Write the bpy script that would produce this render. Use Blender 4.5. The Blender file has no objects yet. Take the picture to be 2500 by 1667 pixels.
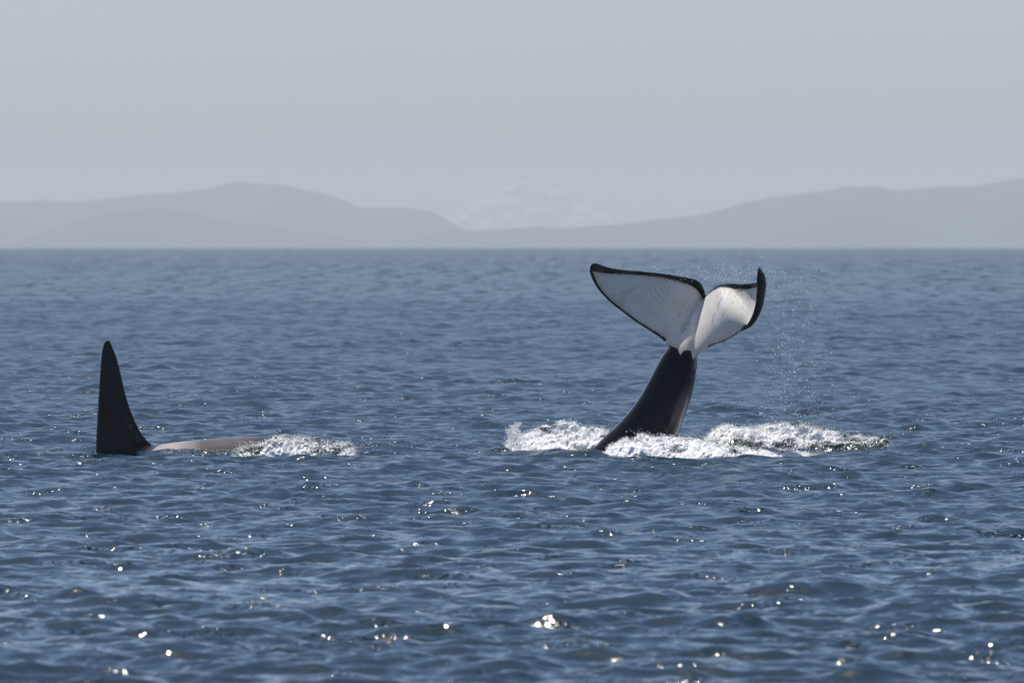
import bpy, bmesh, math, random
import numpy as np
from mathutils import Vector, noise as mnoise
from mathutils.kdtree import KDTree

random.seed(7)
rng = np.random.default_rng(11)
scene = bpy.context.scene
C = scene.collection
R_EARTH = 6.37e6

# ------------------------------------------------------------------ camera
CAM_Z = 2.966
F_PX = 21000.0                  # focal length in pixels of the 2500 px wide photograph
D0 = 120.0                      # metres to the animals
HOR = 586.0                     # image row of the true horizontal
cam_d = bpy.data.cameras.new('camera')
cam = bpy.data.objects.new('camera', cam_d)
C.objects.link(cam)
cam.location = (0, 0, CAM_Z)
cam_d.sensor_width = 36.0
cam_d.lens = F_PX / 2500 * 36
cam.rotation_euler = (math.radians(90) - math.atan((833.5 - HOR) / F_PX), 0, 0)
cam_d.clip_start = 0.5
cam_d.clip_end = 200000
cam_d.dof.use_dof = True
cam_d.dof.focus_distance = D0
cam_d.dof.aperture_fstop = 5.2
cam_d.dof.aperture_blades = 0
scene.camera = cam

# ------------------------------------------------------------------ light
SUN_EL = math.radians(68)
SUN_AZ = math.radians(-34)      # from the viewing direction (+Y), negative = to the left
sun_dir = Vector((math.sin(SUN_AZ) * math.cos(SUN_EL), math.cos(SUN_AZ) * math.cos(SUN_EL), math.sin(SUN_EL)))
world = bpy.data.worlds.new('World')
scene.world = world
world.use_nodes = True
wn = world.node_tree.nodes
wl = world.node_tree.links
sky = wn.new('ShaderNodeTexSky')
sky.sky_type = 'NISHITA'
sky.sun_disc = False
sky.sun_elevation = SUN_EL
sky.sun_rotation = SUN_AZ
sky.altitude = 0
sky.air_density = 0.66
sky.dust_density = 1.4
sky.ozone_density = 2.6
bg = wn['Background']
bg.inputs['Strength'].default_value = 0.11
wl.new(sky.outputs[0], bg.inputs['Color'])
sd = bpy.data.lights.new('sun', 'SUN')
sd.energy = 4.0
sd.angle = math.radians(0.53)
sd.color = (1.0, 0.95, 0.87)
sun = bpy.data.objects.new('sun', sd)
C.objects.link(sun)
sun.rotation_euler = (-sun_dir).to_track_quat('-Z', 'Y').to_euler()
sun.location = (0, 0, 50)

vs = scene.view_settings
vs.view_transform = 'Standard'
vs.look = 'None'
vs.gamma = 1.0
vs.exposure = 0.32
scene.cycles.use_denoising = True
scene.cycles.sample_clamp_indirect = 6
scene.cycles.max_bounces = 6

# ------------------------------------------------------------------ helpers
def P(px, py, dy=0.0):
    """photograph pixel + depth offset from the animals' distance -> point in the place"""
    s = (D0 + dy) / F_PX
    return ((px - 1250) * s, D0 + dy, CAM_Z - (py - HOR) * s)

def crom(xs, ys, q):
    """smooth interpolation (monotone-ish cubic) of ys(xs) at q"""
    xs = np.asarray(xs, float); ys = np.asarray(ys, float); q = np.asarray(q, float)
    d = np.diff(ys) / np.diff(xs)
    m = np.zeros_like(ys)
    m[1:-1] = np.where(d[1:] * d[:-1] > 0, 2 * d[1:] * d[:-1] / (d[1:] + d[:-1] + 1e-12 * np.sign(d[1:] + d[:-1] + 1e-30)), 0)
    m[0] = d[0]; m[-1] = d[-1]
    i = np.clip(np.searchsorted(xs, q) - 1, 0, len(xs) - 2)
    h = xs[i + 1] - xs[i]
    t = np.clip((q - xs[i]) / h, 0, 1)
    return ((2*t**3 - 3*t**2 + 1) * ys[i] + (t**3 - 2*t**2 + t) * h * m[i]
            + (-2*t**3 + 3*t**2) * ys[i + 1] + (t**3 - t**2) * h * m[i + 1])

def mesh_np(name, V, quads, mat=None, smooth=True):
    me = bpy.data.meshes.new(name)
    V = np.ascontiguousarray(V, np.float32); quads = np.ascontiguousarray(quads, np.int32)
    n = quads.shape[1]
    me.vertices.add(len(V)); me.vertices.foreach_set('co', V.ravel())
    me.loops.add(quads.size); me.loops.foreach_set('vertex_index', quads.ravel())
    me.polygons.add(len(quads))
    me.polygons.foreach_set('loop_start', np.arange(0, quads.size, n, dtype=np.int32))
    me.polygons.foreach_set('loop_total', np.full(len(quads), n, np.int32))
    me.update(calc_edges=True)
    if smooth:
        me.polygons.foreach_set('use_smooth', np.ones(len(quads), bool))
    if mat: me.materials.append(mat)
    return me

def obj(name, me, label=None, cat=None, kind=None, group=None):
    o = bpy.data.objects.new(name, me)
    C.objects.link(o)
    if label: o['label'] = label
    if cat: o['category'] = cat
    if kind: o['kind'] = kind
    if group: o['group'] = group
    return o

def attr(me, name, vals):
    a = me.attributes.new(name, 'FLOAT', 'POINT')
    a.data.foreach_set('value', np.ascontiguousarray(vals, np.float32))

def grid_quads(nr, nc, wrap=False):
    r = np.arange(nr - 1)[:, None]
    c = np.arange(nc if wrap else nc - 1)[None, :]
    c2 = (c + 1) % nc
    return np.stack([r*nc + c, r*nc + c2, (r+1)*nc + c2, (r+1)*nc + c], -1).reshape(-1, 4)

# value-noise fbm on numpy arrays
_perm = rng.random((64, 64, 64)).astype(np.float32)
def vnoise(x, y, z):
    xi = np.floor(x).astype(int); yi = np.floor(y).astype(int); zi = np.floor(z).astype(int)
    fx = x - xi; fy = y - yi; fz = z - zi
    fx = fx*fx*(3-2*fx); fy = fy*fy*(3-2*fy); fz = fz*fz*(3-2*fz)
    def g(a, b, c): return _perm[(xi+a) & 63, (yi+b) & 63, (zi+c) & 63]
    x00 = g(0,0,0)*(1-fx)+g(1,0,0)*fx; x10 = g(0,1,0)*(1-fx)+g(1,1,0)*fx
    x01 = g(0,0,1)*(1-fx)+g(1,0,1)*fx; x11 = g(0,1,1)*(1-fx)+g(1,1,1)*fx
    return (x00*(1-fy)+x10*fy)*(1-fz) + (x01*(1-fy)+x11*fy)*fz
def fbm(x, y, z=0.0, oct=4, gain=0.5):
    x = np.asarray(x, float); y = np.asarray(y, float); z = np.zeros_like(x) + z
    s = np.zeros_like(x); a = 1.0; tot = 0
    for o in range(oct):
        s += a * (vnoise(x*2**o + 17.3*o, y*2**o + 5.1*o, z*2**o + 9.7*o) - 0.5)
        tot += a; a *= gain
    return s / tot * 2

def new_mat(name):
    m = bpy.data.materials.new(name); m.use_nodes = True
    nt = m.node_tree
    return m, nt, nt.nodes, nt.links, nt.nodes['Principled BSDF']

def nd(ns, t, **kw):
    n = ns.new(t)
    for k, v in kw.items(): setattr(n, k, v)
    return n

def mathn(ns, ls, op, a, b=None, clamp=False):
    n = ns.new('ShaderNodeMath'); n.operation = op; n.use_clamp = clamp
    for i, v in enumerate((a, b)):
        if v is None: continue
        if isinstance(v, (int, float)): n.inputs[i].default_value = v
        else: ls.new(v, n.inputs[i])
    return n.outputs[0]

def mixc(ns, ls, fac, a, b):
    n = ns.new('ShaderNodeMix'); n.data_type = 'RGBA'
    if isinstance(fac, (int, float)): n.inputs['Factor'].default_value = fac
    else: ls.new(fac, n.inputs['Factor'])
    for i, v in ((6, a), (7, b)):
        if isinstance(v, tuple): n.inputs[i].default_value = v + (1,) if len(v) == 3 else v
        else: ls.new(v, n.inputs[i])
    return n.outputs[2]

def noise_tex(ns, ls, vec, scale, detail=3, rough=0.5):
    n = ns.new('ShaderNodeTexNoise')
    n.inputs['Scale'].default_value = scale
    n.inputs['Detail'].default_value = detail
    n.inputs['Roughness'].default_value = rough
    if vec is not None: ls.new(vec, n.inputs['Vector'])
    return n

def attrn(ns, name):
    n = ns.new('ShaderNodeAttribute'); n.attribute_name = name
    return n.outputs['Fac']

def ramp(ns, ls, v, a, b):
    n = ns.new('ShaderNodeMapRange'); n.interpolation_type = 'SMOOTHSTEP'
    ls.new(v, n.inputs['Value'])
    n.inputs['From Min'].default_value = a; n.inputs['From Max'].default_value = b
    return n.outputs['Result']

# ------------------------------------------------------------------ materials
def sea_nodes(nt, ns, ls, bsdf, amp=0.5, churn=None):
    """water look: dark body colour, clear gloss, fine ripples as tilted normals"""
    geo = ns.new('ShaderNodeNewGeometry')
    mp = nd(ns, 'ShaderNodeMapping')
    mp.inputs['Scale'].default_value = (0.62, 1.0, 1.0)
    ls.new(geo.outputs['Position'], mp.inputs['Vector'])
    n1 = noise_tex(ns, ls, mp.outputs['Vector'], 7.0, 2.5, 0.55)
    sub = nd(ns, 'ShaderNodeVectorMath', operation='SUBTRACT')
    ls.new(n1.outputs['Color'], sub.inputs[0]); sub.inputs[1].default_value = (0.5, 0.5, 0.5)
    mul = nd(ns, 'ShaderNodeVectorMath', operation='MULTIPLY')
    ls.new(sub.outputs[0], mul.inputs[0]); mul.inputs[1].default_value = (1, 1, 0)
    sc = nd(ns, 'ShaderNodeVectorMath', operation='SCALE')
    ls.new(mul.outputs[0], sc.inputs[0])
    # slow patches where the breeze ruffles the water more or less, and small bursts of steep capillary ripples
    n2 = noise_tex(ns, ls, mp.outputs['Vector'], 0.23, 3, 0.5)
    pat = nd(ns, 'ShaderNodeMapRange')
    ls.new(n2.outputs['Fac'], pat.inputs['Value'])
    pat.inputs['From Min'].default_value = 0.3; pat.inputs['From Max'].default_value = 0.7
    pat.inputs['To Min'].default_value = amp * 0.55; pat.inputs['To Max'].default_value = amp * 1.3
    a = pat.outputs['Result']
    ls.new(a, sc.inputs['Scale'])
    n3 = noise_tex(ns, ls, mp.outputs['Vector'], 2.1, 3, 0.6)
    burst = mathn(ns, ls, 'MULTIPLY', ramp(ns, ls, n3.outputs['Fac'], 0.52, 0.71), 5.6)
    burst = mathn(ns, ls, 'ADD', burst, 0.15)
    far_terms = []
    if churn is not None:
        for (ax, ay, nm, st) in ((0.8, 0.07, 'far', 1.6), (0.45, 0.010, 'very_far', 1.8)):
            mpf = nd(ns, 'ShaderNodeMapping'); mpf.inputs['Scale'].default_value = (ax, ay, 0)
            mpf.inputs['Rotation'].default_value = (0, 0, 0)
            ls.new(geo.outputs['Position'], mpf.inputs['Vector'])
            nf = noise_tex(ns, ls, mpf.outputs['Vector'], 1.0, 3.5, 0.62)
            d = mathn(ns, ls, 'MULTIPLY', mathn(ns, ls, 'SUBTRACT', nf.outputs['Fac'], 0.5), attrn(ns, nm))
            cv = nd(ns, 'ShaderNodeCombineXYZ')
            ls.new(mathn(ns, ls, 'MULTIPLY', d, st), cv.inputs['Y'])
            far_terms.append(cv.outputs[0])
        burst = mathn(ns, ls, 'ADD', burst, mathn(ns, ls, 'MULTIPLY', churn, 7.0))
    n4 = noise_tex(ns, ls, geo.outputs['Position'], 19.0, 1.5, 0.5)
    sub4 = nd(ns, 'ShaderNodeVectorMath', operation='SUBTRACT')
    ls.new(n4.outputs['Color'], sub4.inputs[0]); sub4.inputs[1].default_value = (0.5, 0.5, 0.5)
    mul4 = nd(ns, 'ShaderNodeVectorMath', operation='MULTIPLY')
    ls.new(sub4.outputs[0], mul4.inputs[0]); mul4.inputs[1].default_value = (1, 1, 0)
    sc4 = nd(ns, 'ShaderNodeVectorMath', operation='SCALE')
    ls.new(mul4.outputs[0], sc4.inputs[0]); ls.new(burst, sc4.inputs['Scale'])
    sm = nd(ns, 'ShaderNodeVectorMath', operation='ADD')
    ls.new(sc.outputs[0], sm.inputs[0]); ls.new(sc4.outputs[0], sm.inputs[1])
    sc = sm
    for ft in far_terms:
        ad = nd(ns, 'ShaderNodeVectorMath', operation='ADD')
        ls.new(sc.outputs[0], ad.inputs[0]); ls.new(ft, ad.inputs[1])
        sc = ad
    add = nd(ns, 'ShaderNodeVectorMath', operation='ADD')
    ls.new(geo.outputs['Normal'], add.inputs[0]); ls.new(sc.outputs[0], add.inputs[1])
    nrm = nd(ns, 'ShaderNodeVectorMath', operation='NORMALIZE')
    ls.new(add.outputs[0], nrm.inputs[0])
    ls.new(nrm.outputs[0], bsdf.inputs['Normal'])
    bsdf.inputs['Base Color'].default_value = (0.001, 0.019, 0.034, 1)
    bsdf.inputs['IOR'].default_value = 1.333
    bsdf.inputs['Roughness'].default_value = 0.06

mat_sea, nt, ns, ls, bs = new_mat('sea_water')
sea_nodes(nt, ns, ls, bs, 0.7, attrn(ns, 'churn'))
ls.new(attrn(ns, 'rough'), bs.inputs['Roughness'])

# skin of the orcas: 'white' = signed margin of the white pattern (metres-like), 'grey' = saddle plus painted wet reflections, 'scar' = rake marks
mat_skin, nt, ns, ls, bs = new_mat('orca_skin')
tc = nd(ns, 'ShaderNodeNewGeometry')
nz = noise_tex(ns, ls, tc.outputs['Position'], 40, 4, 0.65)
edge = mathn(ns, ls, 'ADD', attrn(ns, 'white'), mathn(ns, ls, 'MULTIPLY', mathn(ns, ls, 'SUBTRACT', nz.outputs['Fac'], 0.5), 0.045))
w = ramp(ns, ls, edge, -0.006, 0.014)
nz2 = noise_tex(ns, ls, tc.outputs['Position'], 3.5, 5, 0.6)
bl = mixc(ns, ls, nz2.outputs['Fac'], (0.003, 0.0035, 0.005), (0.009, 0.009, 0.011))
nz5 = noise_tex(ns, ls, tc.outputs['Position'], 5, 4, 0.55)
gm = mathn(ns, ls, 'ADD', attrn(ns, 'grey'), mathn(ns, ls, 'MULTIPLY', mathn(ns, ls, 'SUBTRACT', nz5.outputs['Fac'], 0.5), 0.25))
gm = mathn(ns, ls, 'MULTIPLY', gm, ramp(ns, ls, attrn(ns, 'grey'), 0.02, 0.2), clamp=True)
gr = mixc(ns, ls, gm, bl, (0.36, 0.315, 0.30))
nz3 = noise_tex(ns, ls, tc.outputs['Position'], 4, 5, 0.6)
wh = mixc(ns, ls, ramp(ns, ls, nz3.outputs['Fac'], 0.35, 0.7), (0.66, 0.65, 0.63), (0.60, 0.57, 0.52))
# warm brownish film close to the pattern's edge
film = ramp(ns, ls, attrn(ns, 'white'), 0.09, 0.0)
wh = mixc(ns, ls, mathn(ns, ls, 'MULTIPLY', film, 0.35), wh, (0.36, 0.29, 0.22))
wh = mixc(ns, ls, mathn(ns, ls, 'MULTIPLY', attrn(ns, 'scar'), 0.6), wh, (0.17, 0.16, 0.16))
col = mixc(ns, ls, w, gr, wh)
ls.new(col, bs.inputs['Base Color'])
rg = nd(ns, 'ShaderNodeMapRange'); ls.new(nz2.outputs['Fac'], rg.inputs['Value'])
rg.inputs['From Min'].default_value = 0.35; rg.inputs['From Max'].default_value = 0.65
rg.inputs['To Min'].default_value = 0.16; rg.inputs['To Max'].default_value = 0.30
rgw = mathn(ns, ls, 'ADD', rg.outputs['Result'], mathn(ns, ls, 'MULTIPLY', w, 0.35))
ls.new(rgw, bs.inputs['Roughness'])
bs.inputs['IOR'].default_value = 1.36
bs.inputs['Specular IOR Level'].default_value = 0.35

# whitewater: white aerated foam over dark water, mixed by 'foam'
mat_foam, nt, ns, ls, bs = new_mat('whitewater')
geo = nd(ns, 'ShaderNodeNewGeometry')
nz = noise_tex(ns, ls, geo.outputs['Position'], 38, 4, 0.7)
fm = mathn(ns, ls, 'ADD', attrn(ns, 'foam'), mathn(ns, ls, 'MULTIPLY', mathn(ns, ls, 'SUBTRACT', nz.outputs['Fac'], 0.5), 1.6))
fmk = ramp(ns, ls, fm, 0.34, 0.62)
bs.inputs['Base Color'].default_value = (0.90, 0.91, 0.92, 1)
bs.inputs['Roughness'].default_value = 0.35
bs.inputs['IOR'].default_value = 1.33
bp = nd(ns, 'ShaderNodeBump'); bp.inputs['Strength'].default_value = 0.5; bp.inputs['Distance'].default_value = 0.02
nb = noise_tex(ns, ls, geo.outputs['Position'], 70, 3, 0.7)
ls.new(nb.outputs['Fac'], bp.inputs['Height']); ls.new(bp.outputs[0], bs.inputs['Normal'])
tr = nd(ns, 'ShaderNodeBsdfTranslucent'); tr.inputs['Color'].default_value = (0.78, 0.82, 0.82, 1)
mx = nd(ns, 'ShaderNodeMixShader'); mx.inputs[0].default_value = 0.16
ls.new(bs.outputs[0], mx.inputs[1]); ls.new(tr.outputs[0], mx.inputs[2])
wb = ns.new('ShaderNodeBsdfPrincipled')
sea_nodes(nt, ns, ls, wb, 1.6)
wb.inputs['Base Color'].default_value = (0.03, 0.05, 0.05, 1)
wb.inputs['Roughness'].default_value = 0.12
m2 = nd(ns, 'ShaderNodeMixShader'); ls.new(fmk, m2.inputs[0])
ls.new(wb.outputs[0], m2.inputs[1]); ls.new(mx.outputs[0], m2.inputs[2])
ls.new(m2.outputs[0], ns['Material Output'].inputs['Surface'])

mat_drop, nt, ns, ls, bs = new_mat('spray')
bs.inputs['Base Color'].default_value = (0.85, 0.87, 0.88, 1)
bs.inputs['Roughness'].default_value = 0.15
bs.inputs['IOR'].default_value = 1.33

def hill_mat(name, a, b):
    m, nt, ns, ls, bs = new_mat(name)
    g = nd(ns, 'ShaderNodeNewGeometry')
    n = noise_tex(ns, ls, g.outputs['Position'], 0.004, 6, 0.6)
    ls.new(mixc(ns, ls, ramp(ns, ls, n.outputs['Fac'], 0.35, 0.65), a, b), bs.inputs['Base Color'])
    bs.inputs['Roughness'].default_value = 0.9
    bs.inputs['Specular IOR Level'].default_value = 0.1
    return m
mat_hill = hill_mat('wooded_hill', (0.03, 0.06, 0.065), (0.05, 0.085, 0.10))
mat_snow = hill_mat('snowy_mountain', (0.75, 0.76, 0.78), (0.35, 0.36, 0.40))

# ------------------------------------------------------------------ sea
NW = 150
lam = np.exp(rng.uniform(np.log(0.15), np.log(3.6), NW))
ang = rng.normal(math.radians(9), math.radians(31), NW)    # travel direction from +Y
kk = 2 * np.pi / lam
kx = (kk * np.sin(ang)).astype(np.float32); ky = (kk * np.cos(ang)).astype(np.float32)
ph = rng.uniform(0, 2*np.pi, NW).astype(np.float32)
shape = np.where(lam < 0.7, 1.0, (0.7 / lam) ** 0.9)
SLOPE_VAR = 0.050
sl = shape * np.sqrt(SLOPE_VAR * 2 / np.sum(shape ** 2))    # slope amplitude of each component
amp = (sl / kk)
FINE = math.radians(5.2)
th_f = np.linspace(-FINE, FINE, 410)
MED = math.radians(11)
th_m = np.linspace(FINE, MED, 46)[1:]
th_c = MED + (math.pi - MED) * (np.linspace(0, 1, 24)[1:]) ** 2.0
theta = np.concatenate([-th_c[::-1], -th_m[::-1], th_f, th_m, th_c])
def geo_rows(a, b, ratio): return a * np.exp(np.arange(0, math.log(b / a), ratio))
rr = np.concatenate([geo_rows(1.0, 46, 0.08), geo_rows(46, 54, 0.004), geo_rows(54, 150, 0.00098), geo_rows(150, 420, 0.0016), geo_rows(420, 2500, 0.006), geo_rows(2500, 34000, 0.02)])
nr, nc = len(rr), len(theta)
dr = np.gradient(rr)
dth = np.gradient(theta)

# churned water near the animals: (x, y, rx, ry, strength)
CHURN = [(P(1640, 1100)[0] + .3, 119.6, 3.0, 1.6, 0.35), (P(720, 1100)[0], 120.0, 1.3, 0.7, 0.3),
         (P(960, 1090)[0], 121.5, 0.9, 1.6, 0.35)]
# smooth mounds of water pushed up by the animals: (x, y, rx, ry, height)
MOUNDS = [(P(930, 1090)[0], 121.8, 1.7, 0.9, 0.10), (P(2250, 1090)[0], 120.5, 1.3, 1.0, 0.08),
          (P(500, 1100)[0], 118.6, 2.2, 0.9, -0.07), (P(1640, 1100)[0], 117.6, 2.8, 0.9, -0.05), (P(1100, 1100)[0], 120.5, 1.1, 0.8, 0.04)]

def build_sea():
    X = (rr[:, None] * np.sin(theta)[None, :]).astype(np.float32)
    Y = (rr[:, None] * np.cos(theta)[None, :]).astype(np.float32)
    Z = np.zeros_like(X); DX = np.zeros_like(X); DY = np.zeros_like(X)
    lost = np.zeros(X.shape, np.float32)
    e = np.cumsum([0, len(th_c), len(th_m), len(th_f), len(th_m), len(th_c)])
    for gi in range(5):
        c0, c1 = e[gi], e[gi + 1]
        fine = 0 < gi < 4
        lat = rr * (0.15, MED / 85, dth[nc // 2], MED / 85, 0.15)[gi]
        for i in range(NW):
            w_r = np.clip((2*np.pi / (abs(ky[i]) * dr + 1e-9) - 2.2) / 1.6, 0, 1)
            w_l = np.clip((2*np.pi / (abs(kx[i]) * lat + 1e-9) - 2.2) / 1.6, 0, 1)
            lost[:, c0:c1] += ((1 - (w_r * w_l)**2) * sl[i]**2 / 2)[:, None]
            w = (w_l if fine else w_r * w_l).astype(np.float32)
            act = np.nonzero(w > 0)[0]
            if not len(act): continue
            for a0, a1 in [(act[0], act[-1] + 1)]:
                phs = kx[i] * X[a0:a1, c0:c1] + ky[i] * Y[a0:a1, c0:c1] + ph[i]
                aw = (amp[i] * w[a0:a1])[:, None].astype(np.float32)
                s = np.sin(phs); c = np.cos(phs)
                Z[a0:a1, c0:c1] += aw * c
                q = 0.8
                DX[a0:a1, c0:c1] -= aw * s * (q * kx[i] / kk[i])
                DY[a0:a1, c0:c1] -= aw * s * (q * ky[i] / kk[i])
    churn = np.zeros_like(X)
    for (cx, cy, rx, ry, s) in CHURN:
        churn = np.maximum(churn, s * np.exp(-((X - cx) / rx) ** 2 - ((Y - cy) / ry) ** 2))
    for (cx, cy, rx, ry, h) in MOUNDS:
        Z += h * np.exp(-((X - cx) / rx) ** 2 - ((Y - cy) / ry) ** 2)
    # gusty patches: wave height varies slowly over the surface
    g = 1 + 0.35 * fbm(X[::4, ::4] / 9 + 40, Y[::4, ::4] / 16 + 40, 0, 3)
    g = np.repeat(np.repeat(g, 4, 0), 4, 1)[:nr, :nc].astype(np.float32)
    Z *= g
    Z -= (X**2 + Y**2) / (2 * R_EARTH)
    V = np.stack([X + DX, Y + DY, Z], -1).reshape(-1, 3)
    me = mesh_np('sea', V, grid_quads(nr, nc)[:, ::-1], mat_sea)
    al = np.sqrt(np.clip(lost - 0.008, 0, 1) * 0.12 + 0.00003)
    attr(me, 'rough', np.sqrt(al).ravel().clip(0.07, 0.36))
    attr(me, 'churn', churn.ravel())
    sst = lambda a, b: (lambda q: q * q * (3 - 2 * q))(np.clip((np.log(rr) - math.log(a)) / (math.log(b) - math.log(a)), 0, 1))
    attr(me, 'far', np.repeat(sst(170, 450), nc)); attr(me, 'very_far', np.repeat(sst(400, 1100), nc))
    o = obj('sea', me, kind='structure')
    o['label'] = 'dark blue open sea with short wind chop and sun glints'
    return o
build_sea()

# ------------------------------------------------------------------ far shore
def hill(name, label, pts, dist, depth, mat, seed, rough=1.0):
    """a ridge with a measured skyline, sloping to the sea in front and behind"""
    pts = np.array(pts, float)
    sx = dist / F_PX
    px = np.linspace(pts[0, 0], pts[-1, 0], 700)
    py = crom(pts[:, 0], pts[:, 1], px)
    top = CAM_Z - (py - HOR) * sx
    base = -dist**2 / (2*R_EARTH) - 4
    top = top + rough * sx * 2.2 * fbm(px / 30 + seed, px * 0 + seed, 0, 4)
    H = np.maximum(top - base, 0)
    v = np.linspace(-1, 1, 41)
    X = ((px - 1250) * sx)[None, :] + 0 * v[:, None]
    Yr = dist + v[:, None] * depth + depth * 0.25 * fbm(px / 160 + seed, px * 0 + 3.3, 0, 2)[None, :]
    prof = (1 - np.abs(v)) ** 0.9
    gul = 1 + 0.22 * fbm(X / (depth * .35) + seed, Yr / (depth * .35), 0, 4) * (1 - prof[:, None])
    Z = base + H[None, :] * prof[:, None] * gul
    V = np.stack([X, Yr, Z], -1).reshape(-1, 3)
    me = mesh_np(name, V, grid_quads(41, 700), mat)
    o = obj(name, me, kind='structure'); o['label'] = label
    return o
LEFT = [(-1500, 607), (-900, 580), (-400, 540), (-150, 512), (0, 498), (80, 490.5), (186, 489), (292, 482), (372, 472), (478, 458.5), (531, 450.5), (579, 441.5),
        (611, 446), (691, 452), (744, 464), (813, 480), (850, 493), (888, 508), (951, 505), (1010, 510.5), (1058, 519), (1090, 535.5), (1121, 553), (1180, 580), (1260, 612)]
RIGHT = [(700, 612), (824, 598), (957, 586), (1063, 571), (1127, 561), (1169, 563), (1250, 558.5), (1314, 553), (1367, 558), (1463, 550), (1595, 538), (1728, 521),
         (1808, 498), (1888, 482), (1994, 469), (2074, 457), (2153, 456), (2191, 464), (2233, 461), (2366, 453), (2446, 445), (2500, 435), (2700, 410), (2950, 400), (3400, 470), (4000, 560), (4300, 607)]
SUB = [(-60, 608), (80, 575), (213, 530), (319, 513), (399, 509), (452, 514), (531, 538), (691, 559), (850, 580), (980, 608)]
hill('hill', 'faint blue long hill with a rounded summit, seen through haze', LEFT, 20000, 2600, mat_hill, 3)
hill('hill', 'faint blue hill rising in a long slope behind the raised tail', RIGHT, 17500, 2200, mat_hill, 11)
hill('hill', 'slightly darker low spur standing before the summit hill', SUB, 17000, 1500, mat_hill, 23, 0.7)

# ------------------------------------------------------------------ animals
def remesh_object(name, parts, voxel, smooth_it, samples):
    """parts: closed (V, quads) shells -> one continuous skin; samples: (points, dict of attribute arrays)"""
    V = []; Q = []; off = 0
    for v, q in parts:
        V.append(v); Q.extend((np.asarray(qq) + off).tolist() for qq in q); off += len(v)
    me = bpy.data.meshes.new(name + '_raw')
    me.from_pydata(np.concatenate(V).tolist(), [], Q)
    me.update()
    bm = bmesh.new(); bm.from_mesh(me); bmesh.ops.recalc_face_normals(bm, faces=bm.faces[:]); bm.to_mesh(me); bm.free()
    o = bpy.data.objects.new(name + '_raw', me); C.objects.link(o)
    m = o.modifiers.new('r', 'REMESH'); m.mode = 'VOXEL'; m.voxel_size = voxel; m.adaptivity = 0
    s = o.modifiers.new('s', 'SMOOTH'); s.factor = 0.5; s.iterations = smooth_it
    dg = bpy.context.evaluated_depsgraph_get()
    out = bpy.data.meshes.new_from_object(o.evaluated_get(dg))
    bpy.data.objects.remove(o); bpy.data.meshes.remove(me)
    out.name = name
    n = len(out.vertices)
    co = np.empty(n * 3, np.float32); out.vertices.foreach_get('co', co); co = co.reshape(-1, 3)
    out.polygons.foreach_set('use_smooth', np.ones(len(out.polygons), bool))
    return out, co

def tube(rings):
    """closed lofted tube from rings (n, m, 3), capped"""
    rings = np.asarray(rings); n, m = rings.shape[:2]
    V = np.concatenate([rings.reshape(-1, 3), rings[0].mean(0)[None], rings[-1].mean(0)[None]])
    Q = grid_quads(n, m, True).tolist()
    a, b = n*m, n*m + 1
    Q += [[a, (j+1) % m, j] for j in range(m)]
    Q += [[b, (n-1)*m + j, (n-1)*m + (j+1) % m] for j in range(m)]
    return V, Q

# ---- orca with raised tail
def lobe(Lp, Mp, Tp, nt=64, nchord=26):
    Lp, Mp, Tp = [np.array(a, float) for a in (Lp, Mp, Tp)]      # px, py, dy, half-thickness in Mp[:,3]
    k = np.arange(len(Lp)); q = np.linspace(0, len(Lp) - 1, nt)
    f = lambda A: np.stack([np.interp(q, k, A[:, j]) if False else crom(k, A[:, j], q) for j in range(A.shape[1])], -1)
    L, M, T = f(Lp), f(Mp), f(Tp)
    w = lambda A: np.array([P(*a[:3]) for a in A])
    Lw, Mw, Tw = w(L), w(M), w(T)
    c = (1 - np.cos(np.linspace(0, np.pi, nchord))) / 2
    S = np.zeros((nt, nchord, 3))
    cm = 0.35
    b0 = (c - cm) * (c - 1) / (cm); b1 = c * (c - 1) / (cm * (cm - 1)); b2 = c * (c - cm) / (1 - cm)
    S = Lw[:, None] * b0[None, :, None] + Mw[:, None] * b1[None, :, None] + Tw[:, None] * b2[None, :, None]
    du = np.gradient(S, axis=0); dv = np.gradient(S, axis=1)
    N = np.cross(du, dv); N /= np.linalg.norm(N, axis=-1, keepdims=True) + 1e-9
    prof = np.sqrt(c) * (1 - c) ** 0.75; prof /= prof.max()
    th = M[:, 3][:, None] * prof[None, :] + 0.006
    A = S + N * th[..., None]; B = S - N * th[..., None]
    rings = np.concatenate([A, B[:, ::-1]], 1)
    return rings, S, N, Lw, Tw, c

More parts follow.
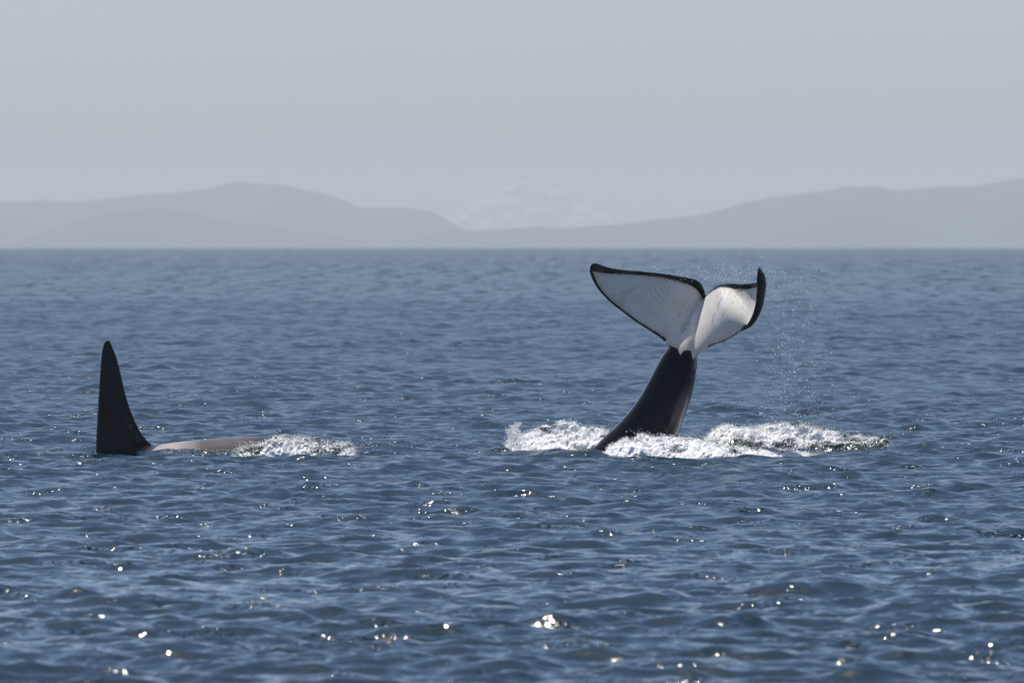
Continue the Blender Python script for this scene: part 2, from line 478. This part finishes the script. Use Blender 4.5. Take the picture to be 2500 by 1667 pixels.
def build_tail():
    TH = [.085, .075, .062, .052, .044, .037, .030, .024, .018, .013, .008]
    L = [(1660, 860), (1633, 843), (1618, 828), (1590, 809), (1555, 787), (1520, 761.5), (1485, 733), (1457, 701), (1446, 680), (1440, 663), (1442, 650)]
    T = [(1720, 730), (1721, 714), (1715, 697), (1700, 683), (1661, 674.5), (1610, 666.5), (1555, 661), (1500, 655.5), (1475, 649), (1460, 643.5), (1449, 642)]
    n = 11
    Lp = []; Mp = []; Tp = []
    for i in range(n):
        t = i / 10
        base = -0.40 * t ** 2
        dl, dt = base - 0.10 * (1 - t), base + 0.60 * (1 - t) ** 1.35
        Lp.append((*L[i], dl)); Tp.append((*T[i], dt))
        Mp.append((L[i][0] * .65 + T[i][0] * .35, L[i][1] * .65 + T[i][1] * .35, dl * .65 + dt * .35 + 0.02 * math.sin(math.pi * t) + 0.10 * math.exp(-((t - .15) / .22) ** 2), TH[i]))
    left = lobe(Lp, Mp, Tp)
    L = [(1690, 874), (1714, 857), (1738, 844), (1764, 834.5), (1791, 821), (1816, 802), (1834, 777), (1844, 747), (1848, 715), (1848.5, 681), (1850.5, 656)]
    T = [(1720, 730), (1726, 719), (1735, 708), (1746, 699.5), (1763, 693.5), (1785, 692), (1812, 693), (1835, 691.5), (1852, 687), (1857, 671), (1852.5, 650)]
    MO = {5: (1829, 782), 6: (1852, 757), 7: (1861.5, 728), 8: (1865, 698), 9: (1862, 674), 10: (1853.5, 653)}
    Lp = []; Mp = []; Tp = []
    for i in range(n):
        t = i / 10
        base = -1.15 * t ** 1.25
        dl, dt = base - 0.10 - 0.12 * t, base + 0.58 * (1 - t) + 0.4 * t * (1 - t)
        m = MO.get(i, (L[i][0] * .65 + T[i][0] * .35, L[i][1] * .65 + T[i][1] * .35))
        Lp.append((*L[i], dl)); Tp.append((*T[i], dt))
        Mp.append((*m, dl * .65 + dt * .35 + [0, -.06, -.12, -.16, -.17, -.14, -.04, .05, .06, .06, .03][i], TH[i]))
    right = lobe(Lp, Mp, Tp)
    # tail stock and body below, as level sections: row, left edge, right edge, depth centre, half depth
    ST = [(727, 1718, 1720, .52, .02), (745, 1704, 1719, .43, .08), (780, 1680, 1714, .27, .14), (815, 1659, 1710, .11, .165), (850, 1630, 1699, .02, .23),
          (875, 1613, 1703, 0, .27), (920, 1589, 1698, 0, .36), (965, 1564, 1690, .02, .44), (1005, 1535, 1676, .05, .50), (1035, 1508, 1665, .08, .54),
          (1060, 1481, 1656, .11, .58), (1080, 1460, 1649, .14, .62), (1106, 1431, 1641, .18, .66), (1140, 1397, 1632, .24, .7), (1200, 1340, 1612, .35, .76),
          (1300, 1265, 1578, .5, .82), (1450, 1180, 1520, .7, .88), (1650, 1090, 1440, .9, .86), (1850, 1050, 1350, 1.0, .72), (1980, 1060, 1280, 1.0, .5), (2060, 1110, 1220, 1.0, .2)]
    ST = np.array(ST, float)
    rows = np.concatenate([np.arange(727, 1110, 4), np.arange(1112, 2061, 14)])
    f = [crom(ST[:, 0], ST[:, j], rows) for j in range(1, 5)]
    m = 56
    a = np.linspace(0, 2*np.pi, m, endpoint=False)
    ca, sa = np.cos(a), np.sin(a)
    rings = []
    for i, r in enumerate(rows):
        cx, hw = (f[0][i] + f[1][i]) / 2, (f[1][i] - f[0][i]) / 2
        fr = sa < 0                               # towards the belly side
        k = float(np.clip((r - 840) / 60, 0, 1)); kl = float(np.clip((870 - r) / 110, 0, 1))
        u = ca + np.where(fr, (0.42 * k - 0.45 * kl) * (1 - ca**2), 0)
        dep = np.where(fr, -np.abs(sa) ** np.where(ca < 0, 1 - 0.65 * k, 1 + 0.3 * k + 0.15 * kl), sa)
        pts = [P(cx + hw * uu, r, f[2][i] + f[3][i] * dd) for uu, dd in zip(u, dep)]
        # keep the true outline: x measured at the animal's distance
        rings.append(pts)
    stock = tube(rings)
    parts = [tube(left[0]), tube(right[0]), stock]
    me, co = remesh_object('orca', parts, 0.0115, 3, None)
    n = len(co)
    # where is each skin point on the fluke?
    white = np.full(n, -0.4, np.float32); scar = np.zeros(n, np.float32); grey = np.zeros(n, np.float32)
    kd_pts = []; info = []
    for side, (rings, S, N, Lw, Tw, c) in enumerate((left, right)):
        nt_, ncd = S.shape[:2]
        chord = np.linalg.norm(Tw - Lw, axis=-1)
        for i in range(nt_):
            for j in range(ncd):
                kd_pts.append(S[i, j]); info.append((side, i / (nt_ - 1), c[j], chord[i], *N[i, j]))
    kd = KDTree(len(kd_pts))
    for i, p in enumerate(kd_pts): kd.insert(p, i)
    kd.balance()
    info = np.array(info); kdp = np.array(kd_pts)
    px = co[:, 0] / co[:, 1] * F_PX + 1250
    py = HOR + (CAM_Z - co[:, 2]) / co[:, 1] * F_PX
    top = np.nonzero(py < 900)[0]
    idx = np.array([kd.find(co[i])[1] for i in top])
    inf = info[idx]
    d = co[top] - kdp[idx]
    nrm = inf[:, 4:7]
    nrm = nrm * np.where(inf[:, 0] == 0, 1, 1)[:, None]
    sgn = np.einsum('ij,ij->i', d, nrm)
    # belly side: for the left lobe the normal of (span, chord) points away from the camera or not
    for side in (0, 1):
        s_ = left if side == 0 else right
        mid_n = s_[2][12, 12]
        flip = 1 if mid_n[1] < 0 else -1
        sgn[inf[:, 0] == side] *= flip
    ventral = np.clip(sgn / 0.012, -1, 1)
    t = inf[:, 1]; cc = inf[:, 2]; ch = inf[:, 3]
    dT = (1 - cc) * ch; dL = cc * ch
    wT = np.where(inf[:, 0] == 0, 0.105 + 0.03 * np.sin(t * 9), 0.07)
    wL = 0.014 + 0.03 * t**3
    mrg = np.minimum(np.minimum(dT - wT, dL - wL), (0.965 - t) * 1.6 * 0.9)
    # stock: white runs down to a ragged line, with a dark tongue
    px_, py_ = px[top], py[top]
    line = np.interp(px_, [1620, 1640, 1654, 1661, 1668, 1676, 1687, 1691, 1697, 1706], [842, 846, 851, 868, 858, 855, 856, 877, 875, 866])
    low = (line - py_) / 175
    near_stock = (py_ > 735) & (np.abs(d).max(1) > 0)
    mrg = np.minimum(mrg, low)
    # central keel is white even where it stands far off the fluke sheet
    cen = np.exp(-(t / 0.12) ** 2)
    mrg = np.where((t < 0.16) & (py_ > 745), np.minimum(low, 0.2), mrg)
    wv = np.where(ventral > -0.15, mrg, -0.3)
    wv = np.where((py_ > 745) & (t < 0.16), np.where(co[top][:, 1] < 120 + 0.57 * (860 - py_) / 130, mrg, -0.3), wv)
    white[top] = wv
    # rake marks: fine curved scratches (image measured, on the belly side)
    lines = [[(1586, 692), (1590, 715), (1600, 730), (1616, 743)], [(1593, 684), (1599, 705), (1608, 720), (1623, 734)],
             [(1603, 684), (1610, 700), (1619, 713), (1626, 722)], [(1611, 684), (1618, 696), (1629, 708), (1630, 714)],
             [(1623, 682), (1630, 692), (1635, 703)], [(1556, 698), (1540, 705), (1522, 714), (1503, 722)], [(1550, 704), (1530, 712), (1514, 724), (1508, 738)],
             [(1545, 710), (1528, 722), (1518, 734), (1512, 748)], [(1498, 702), (1494, 712), (1490, 722)], [(1527, 732), (1519, 742), (1522, 754), (1534, 768)],
             [(1503, 716), (1497, 728), (1510, 742)]]
    marks = [(1762, 726, 1754, 746), (1771, 712, 1768, 718), (1756, 738, 1752, 752), (1803, 707, 1799, 720), (1770, 760, 1764, 772), (1745, 765, 1740, 775),
             (1742, 778, 1738, 786), (1676, 790, 1684, 798), (1668, 797, 1674, 806), (1682, 787, 1686, 793), (1662, 802, 1668, 812), (1815, 700, 1808, 712), (1669, 742, 1665, 748), (1661, 762, 1657, 772),
             (1783, 712, 1779, 720), (1790, 735, 1787, 741), (1672, 800, 1680, 804), (1830, 712, 1825, 730), (1836, 716, 1832, 730)]
    segs = []
    for l in lines:
        l = np.array(l, float); q = np.linspace(0, len(l) - 1, 14)
        s = np.stack([crom(np.arange(len(l)), l[:, j], q) for j in (0, 1)], -1)
        segs += [(*s[i], *s[i+1], 1.0, 0.6) for i in range(13)]
    segs += [(*mk, 1.3, 0.9) for mk in marks]
    for (x0, y0, x1, y1, wdt, st) in segs:
        dx, dy_ = x1 - x0, y1 - y0
        tt = np.clip(((px_ - x0) * dx + (py_ - y0) * dy_) / (dx*dx + dy_*dy_), 0, 1)
        dd = np.hypot(px_ - x0 - tt*dx, py_ - y0 - tt*dy_)
        scar[top] = np.maximum(scar[top], st * np.clip(1.6 - dd / wdt, 0, 1))
    # sky reflection of the wet flank painted grey, right of the belly ridge
    gx = np.interp(py, [875, 909, 973, 1024, 1060], [1702, 1682, 1642, 1628, 1624])
    grey = np.where(py > 880, 0.36 * np.clip((px - gx) / 26, 0, 1) * np.clip((py - 880) / 140, 0, 1), 0)
    attr(me, 'white', white); attr(me, 'scar', scar); attr(me, 'grey', grey)
    me.materials.clear(); me.materials.append(mat_skin)
    return obj('orca', me, 'diving orca with raised tail flukes, white underside edged in black', 'orca', group='orcas at the surface')
tail = build_tail()

# ---- orca with tall dorsal fin
def build_fin_orca():
    yaw = math.radians(16)                       # tail a little farther away than the fin
    cx0 = P(300, 1105)[0]
    sx = D0 / F_PX
    def at(px, z, lat):                          # along the body, height, sideways
        u = (px - 300) * sx / math.cos(yaw)
        return (cx0 + u * math.cos(yaw) - lat * math.sin(yaw), D0 + 0.15 + u * math.sin(yaw) + lat * math.cos(yaw), z)
    zof = lambda py: CAM_Z - (py - HOR) * sx
    ST = np.array([(-345, -1.05, .03, .03), (-320, -.92, .17, .16), (-260, -.72, .36, .34), (-110, -.38, .62, .60), (80, -.13, .78, .74), (232, -.03, .84, .80), (310, .035, .82, .79), (380, .10, .78, .74),
                   (500, .18, .68, .64), (600, .212, .60, .54), (700, .205, .52, .45), (850, .09, .42, .32), (1000, -.10, .31, .20), (1090, -.27, .21, .12), (1130, -.36, .12, .30), (1175, -.42, .07, .95), (1210, -.45, .05, 1.25), (1235, -.47, .02, 1.1)])
    q = np.concatenate([np.linspace(-345, -250, 14), np.arange(-240, 1080, 10), np.linspace(1085, 1235, 24)])
    f = [crom(ST[:, 0], ST[:, j], q) for j in (1, 2, 3)]
    a = np.linspace(0, 2*np.pi, 64, endpoint=False)
    rings = []
    for i, p in enumerate(q):
        top, hh, hw = f[0][i], f[1][i], f[2][i]
        rings.append([at(p, top - hh + hh * math.sin(t), hw * math.copysign(abs(math.cos(t)) ** 0.9, math.cos(t))) for t in a])
    body = tube(rings)
    LE = np.array([(1230, 222), (1160, 229), (1112, 232.5), (1045, 236), (984, 240), (919, 244.5), (865, 249), (845, 253), (835, 258), (830, 263.5)])
    TE = np.array([(1230, 420), (1160, 400), (1112, 385), (1090, 374), (1083, 365), (1069, 352), (1049, 339), (1021, 326), (984, 312.5), (943, 302), (897, 292), (869, 284.5), (848, 276), (835, 270.5), (830, 267)])
    rows = np.concatenate([np.arange(830, 850, 2.), np.arange(850, 1231, 6.)])
    le = crom(LE[::-1, 0], LE[::-1, 1], rows); te = crom(TE[::-1, 0], TE[::-1, 1], rows)
    m = 40
    c = (1 - np.cos(np.linspace(0, np.pi, m // 2))) / 2
    prof = np.sqrt(c) * (1 - c) ** 0.8; prof /= prof.max()
    rings = []
    for i, r in enumerate(rows):
        ht = np.interp(r, [830, 845, 900, 1050, 1110, 1160], [.012, .022, .04, .075, .10, .14])
        xs = le[i] + (te[i] - le[i]) * c
        lean = 0.05 * (1112 - r) / 280                # the tip leans slightly away
        A = [at(x, zof(r), -ht * p - .006 + lean) for x, p in zip(xs, prof)]
        B = [at(x, zof(r), ht * p + .006 + lean) for x, p in zip(xs, prof)]
        rings.append(A + B[::-1])
    fin = tube(rings)
    me, co = remesh_object('orca', [body, fin], 0.0145, 4, None)
    n = len(co)
    px = co[:, 0] / co[:, 1] * F_PX + 1250
    py = HOR + (CAM_Z - co[:, 2]) / co[:, 1] * F_PX
    # pale saddle patch behind the fin, fading along the back
    lf = np.clip((px - np.interp(py, [1083, 1090, 1115], [395, 378, 349])) / 10, 0, 1)
    pale = 0.95 * np.clip((490 - px) / 90, 0, 1) ** 0.8 + 0.28
    tailfade = np.clip((700 - px) / 120, 0, 1)
    grey = lf * pale * tailfade * (py > 1060)
    # blotchy wet reflections painted as paler smudges at the fin's foot
    sm = np.clip(fbm(px / 16, py / 26, 0.5, 3) * 1.6, 0, 1) * np.exp(-((px - 318) / 26) ** 2 - ((py - 1062) / 34) ** 2)
    grey = np.maximum(grey, 0.42 * sm)
    attr(me, 'white', np.full(n, -0.4)); attr(me, 'scar', np.zeros(n)); attr(me, 'grey', grey)
    me.materials.clear(); me.materials.append(mat_skin)
    return obj('orca', me, 'surfacing black orca with tall upright dorsal fin and pale saddle patch', 'orca', group='orcas at the surface')
fin_orca = build_fin_orca()

# ------------------------------------------------------------------ whitewater
def ico(sub):
    bm = bmesh.new(); [bm.faces.new([bm_v[k] for k in f]) for bm_v in [[bm.verts.new(c) for c in ((1,0,0),(-1,0,0),(0,1,0),(0,-1,0),(0,0,1),(0,0,-1))]] for f in ((0,2,4),(2,1,4),(1,3,4),(3,0,4),(2,0,5),(1,2,5),(3,1,5),(0,3,5))]; bm.verts.index_update(); bm.normal_update()
    v = np.array([x.co[:] for x in bm.verts]); q = np.array([[y.index for y in x.verts] for x in bm.faces]); bm.free()
    return v, q
ICO1 = ico(1)
def blobs(pts, rad, stretch=None):
    v, q = ICO1
    pts = np.asarray(pts); rad = np.asarray(rad)
    k = len(pts)
    jit = 1 + 0.35 * rng.standard_normal((k, len(v), 1)).clip(-1, 1)
    s = rad[:, None, None] * v[None] * jit
    if stretch is not None: s = s * stretch[:, None, :]
    V = (pts[:, None] + s).reshape(-1, 3)
    Q = (q[None] + (np.arange(k) * len(v))[:, None, None]).reshape(-1, 3)
    return V, Q

def froth(name, label, crest, y0, half, foam_fn, seed, blob_n=9000, rag=0.032):
    """a heap of breaking water: crest = (px, py) skyline; y0 depth of the crest, half = front/back reach in metres"""
    crest = np.array(crest, float)
    n = int((crest[-1, 0] - crest[0, 0]) / 1.6)
    px = np.linspace(crest[0, 0], crest[-1, 0], n)
    h = CAM_Z - (crom(crest[:, 0], crest[:, 1], px) - HOR) * (D0 / F_PX)
    endf = np.clip(np.minimum(px - px[0], px[-1] - px) / 22, 0, 1) ** 0.5
    m = 74
    v = np.linspace(-1, 1, m)
    prof = np.cos(v * np.pi / 2) ** 0.8
    Xb = ((px - 1250) * D0 / F_PX)[None, :] + 0 * v[:, None]
    wob = 0.25 * fbm(px / 70 + seed, px * 0, 0, 2)[None, :]
    Yb = D0 + y0 + wob * half + v[:, None] * half * (0.55 + 0.45 * endf)[None, :]
    base = -0.14
    H = ((h - base) * endf)[None, :]
    bil = np.abs(fbm(Xb * 2.6 + seed, Yb * 2.6, seed, 3))
    bil2 = np.abs(fbm(Xb * 8 + seed, Yb * 8, seed + 3, 3))
    Z = base + H * prof[:, None] * (0.90 + 0.40 * bil) + (0.07 * bil2 - 0.015) * endf * prof[:, None] ** 0.5
    # tumble the surface sideways too, so that it overhangs in places
    Xb = Xb + 0.07 * fbm(Xb * 5 + 9, Yb * 5, Z * 5 + seed, 4)
    Yb = Yb + 0.09 * fbm(Xb * 4 + 31, Yb * 4 + 7, Z * 4 + seed, 3)
    Z = Z + 0.030 * fbm(Xb * 16, Yb * 16, Z * 16 + seed, 3) * endf
    Yb = Yb + 0.03 * fbm(Xb * 30, Z * 30, Yb * 30 + seed, 2)
    V = np.stack([Xb, Yb, Z], -1).reshape(-1, 3)
    foam = foam_fn(px, v, Z, fbm(Xb * 2.2 + 3 * seed, Yb * 2.2, Z * 3, 3)).reshape(-1)
    Q = grid_quads(m, n)
    # clots and strings of froth thrown off the crest
    idx = rng.choice(len(V), blob_n, p=(lambda w: w / w.sum())((np.clip(foam, 0.05, 1) * np.repeat(prof ** 3.5, n))))
    bp = V[idx] + np.stack([rng.normal(0, .03, blob_n), rng.normal(0, .05, blob_n), np.abs(rng.normal(0, rag, blob_n)) * rng.random(blob_n)], -1)
    br = 0.003 + 0.009 * rng.random(blob_n) ** 3
    bv, bq = blobs(bp, br)
    Vt = np.concatenate([V, bv])
    tri = np.concatenate([Q[:, [0, 1, 2]], Q[:, [0, 2, 3]]])
    me = mesh_np(name, Vt, np.concatenate([tri, bq + len(V)]), mat_foam)
    attr(me, 'foam', np.concatenate([foam, np.full(len(bv), 1.2)]))
    return obj(name, me, label, 'splash', 'stuff')

lerp = lambda px, a, b: np.interp(px, a, b)
froth('splash', 'white churned water heaped left of the raised tail stock',
      [(1226, 1088), (1240, 1066), (1252, 1056), (1270, 1068), (1300, 1052), (1335, 1040), (1365, 1044), (1400, 1046), (1425, 1050), (1450, 1050), (1480, 1056), (1510, 1066), (1545, 1085)],
      0.45, 0.75, lambda px, v, Z, nz: 0.95 + 0.5 * nz - 0.75 * np.exp(-((px[None] - 1335) / 32) ** 2 - ((v[:, None] + 0.05) / 0.35) ** 2), 2.1, 4200)
froth('splash', 'white churned water breaking in front of the raised tail stock',
      [(1462, 1106), (1490, 1085), (1520, 1070), (1545, 1061), (1562, 1055), (1580, 1062), (1610, 1064), (1650, 1067), (1700, 1069), (1740, 1075), (1780, 1085), (1830, 1089), (1890, 1092), (1950, 1099), (2010, 1107)],
      -1.0, 0.7, lambda px, v, Z, nz: 0.92 + 0.7 * nz - lerp(px, [1650, 1760, 1850, 2000], [0.02, .4, .3, .5])[None] * (0.3 + 1.0 * (v[:, None] > -0.25)), 5.7, 4600)
froth('splash', 'broken white and dark water trailing right of the raised tail',
      [(1712, 1082), (1735, 1064), (1765, 1050), (1795, 1042), (1825, 1046), (1850, 1056), (1885, 1048), (1920, 1044), (1955, 1047), (2000, 1054), (2050, 1063), (2100, 1070), (2150, 1077), (2195, 1090)],
      0.9, 0.8, lambda px, v, Z, nz: lerp(px, [1700, 1800, 1900, 2000, 2100, 2200], [.9, .85, .75, .48, .42, .28])[None] + 1.0 * nz - 0.5 * np.clip((-0.3 - v[:, None]) / 0.4, 0, 1), 9.3, 5500)
froth('splash', 'low foaming wash breaking over the back of the finned orca',
      [(560, 1104), (600, 1092), (640, 1082), (680, 1072), (720, 1068), (750, 1070), (790, 1078), (830, 1086), (880, 1094)],
      -0.05, 0.6, lambda px, v, Z, nz: 0.55 + 1.0 * nz + 0 * px[None], 13.9, 3600)

# strings of spray and falling drops
def spray(name, label, pts, rad):
    v, q = blobs(pts, rad)
    me = mesh_np(name, v, q, mat_drop)
    return obj(name, me, label, 'spray', 'stuff')
def pix_cloud(n, px, py, dy):
    return [P(a, b, c) for a, b, c in zip(px, py, dy)]
N1 = 420      # above the notch and the right fluke
p1 = pix_cloud(N1, rng.normal(1770, 75, N1), 688 - np.abs(rng.normal(0, 26, N1)), rng.normal(0, .5, N1))
N2 = 1100      # curtain of drops falling right of the tail
u = rng.random(N2)
p2 = pix_cloud(N2, 1875 + 190 * u * (0.35 + 0.65 * rng.random(N2)) + rng.normal(0, 22, N2), 650 + 400 * rng.random(N2) ** 0.85 + 10 * u, rng.normal(.2, .8, N2))
p2 = [p for p in p2]
N3 = 110      # beads running off the left fluke's rim
b_ = rng.random(N3); bx = 1500 + 215 * b_
p3 = pix_cloud(N3, bx, np.interp(bx, [1500, 1610, 1661, 1691, 1707, 1717], [656, 666, 674, 678, 688, 702]) + rng.normal(1, 5, N3), -0.12 + rng.normal(0, .06, N3))
r1 = 0.0035 + 0.007 * rng.random(N1 + N2) ** 2.5
spray('spray', 'fine spray of bright water drops flung around the raised flukes', p1 + p2 + p3, np.concatenate([r1, 0.002 + 0.003 * rng.random(N3) ** 2]))
# finger of splash at the left end of the whitewater
N4 = 900
t = rng.random(N4)
fx = 1240 + 22 * t + 9 * np.sin(t * 7) + rng.normal(0, 4 + 5 * (1 - t), N4); fy = 1085 - 52 * t + rng.normal(0, 3, N4)
N5 = 700
gx = rng.uniform(1235, 2150, N5); gy = np.interp(gx, [1235, 1335, 1450, 1560, 1700, 1795, 1920, 2100, 2150], [1066, 1040, 1048, 1052, 1062, 1042, 1042, 1066, 1074]) + 4 - np.abs(rng.normal(0, 9, N5))
spray('spray', 'ragged drops leaping from the whitewater round the tail stock', pix_cloud(0, fx, fy, rng.normal(.3, .12, N4)) + pix_cloud(0, gx, gy, rng.normal(.3, .6, N5)),
      np.concatenate([0.003 + 0.008 * rng.random(N4) ** 2.5, 0.0025 + 0.006 * rng.random(N5) ** 3]))
N6 = 520
hx = rng.uniform(575, 860, N6); hy = np.interp(hx, [575, 600, 640, 720, 860], [1092, 1080, 1076, 1064, 1090]) + 6 - np.abs(rng.normal(0, 7, N6))
N7 = 420      # glittering rim of water along the back
jx = rng.uniform(385, 580, N7); jy = 1110 - 14 * rng.random(N7)
spray('spray', 'small drops thrown up along the back of the finned orca', pix_cloud(0, hx, hy, rng.normal(-.1, .3, N6)) + pix_cloud(0, jx, jy, rng.normal(-.62, .05, N7)),
      np.concatenate([0.0025 + 0.007 * rng.random(N6) ** 3, 0.0025 + 0.004 * rng.random(N7) ** 2]))

# ------------------------------------------------------------------ faint cloud low between the hills
mat_cloud, nt, ns, ls, bs = new_mat('cloud_white')
gz = nd(ns, 'ShaderNodeNewGeometry')
nc_ = noise_tex(ns, ls, gz.outputs['Position'], 0.01, 3, 0.5)
ls.new(mixc(ns, ls, nc_.outputs['Fac'], (0.66, 0.61, 0.56), (0.70, 0.65, 0.60)), bs.inputs['Base Color'])
bs.inputs['Roughness'].default_value = 1.0; bs.inputs['Specular IOR Level'].default_value = 0.0
bmc = bmesh.new()
CD = 42000.0; cs = CD / F_PX
for k in range(46):
    cpx = random.gauss(1290, 120); hgt = 120 * math.exp(-((cpx - 1300) / 130) ** 2)
    cpy = 575 - random.random() * hgt
    rad = (22 + 26 * random.random()) * cs * (1 - 0.35 * (575 - cpy) / 120)
    r_ = bmesh.ops.create_icosphere(bmc, subdivisions=3, radius=rad)
    off = Vector(((cpx - 1250) * cs, CD + random.uniform(-150, 150), CAM_Z - (cpy - HOR) * cs))
    for v in r_['verts']:
        v.co = v.co * (1 + 0.3 * mnoise.fractal(v.co / rad * 1.7 + off / 50, 0.8, 2.0, 4)) + off
cme = bpy.data.meshes.new('cloud'); bmc.to_mesh(cme); bmc.free()
cme.polygons.foreach_set('use_smooth', np.ones(len(cme.polygons), bool))
cme.materials.append(mat_cloud)
oc = obj('cloud', cme, kind='structure'); oc['label'] = 'faint pale cloud low in the gap between the hills'

# ------------------------------------------------------------------ haze
hm = bpy.data.materials.new('haze'); hm.use_nodes = True
hn = hm.node_tree.nodes; hl = hm.node_tree.links
hn.remove(hn['Principled BSDF'])
pv = hn.new('ShaderNodeVolumePrincipled')
pv.inputs['Color'].default_value = (0.90, 0.96, 1.0, 1)
pv.inputs['Density'].default_value = 0.8e-4
hl.new(pv.outputs[0], hn['Material Output'].inputs['Volume'])
bm = bmesh.new(); bmesh.ops.create_cube(bm, size=1.0)
for v in bm.verts:
    v.co = (v.co.x * 70000, -36000 + (v.co.y + 0.5) * 72000, -110 + (v.co.z + 0.5) * 350)
hme = bpy.data.meshes.new('haze'); bm.to_mesh(hme); bm.free()
hme.materials.append(hm)
obj('haze', hme, kind='stuff')
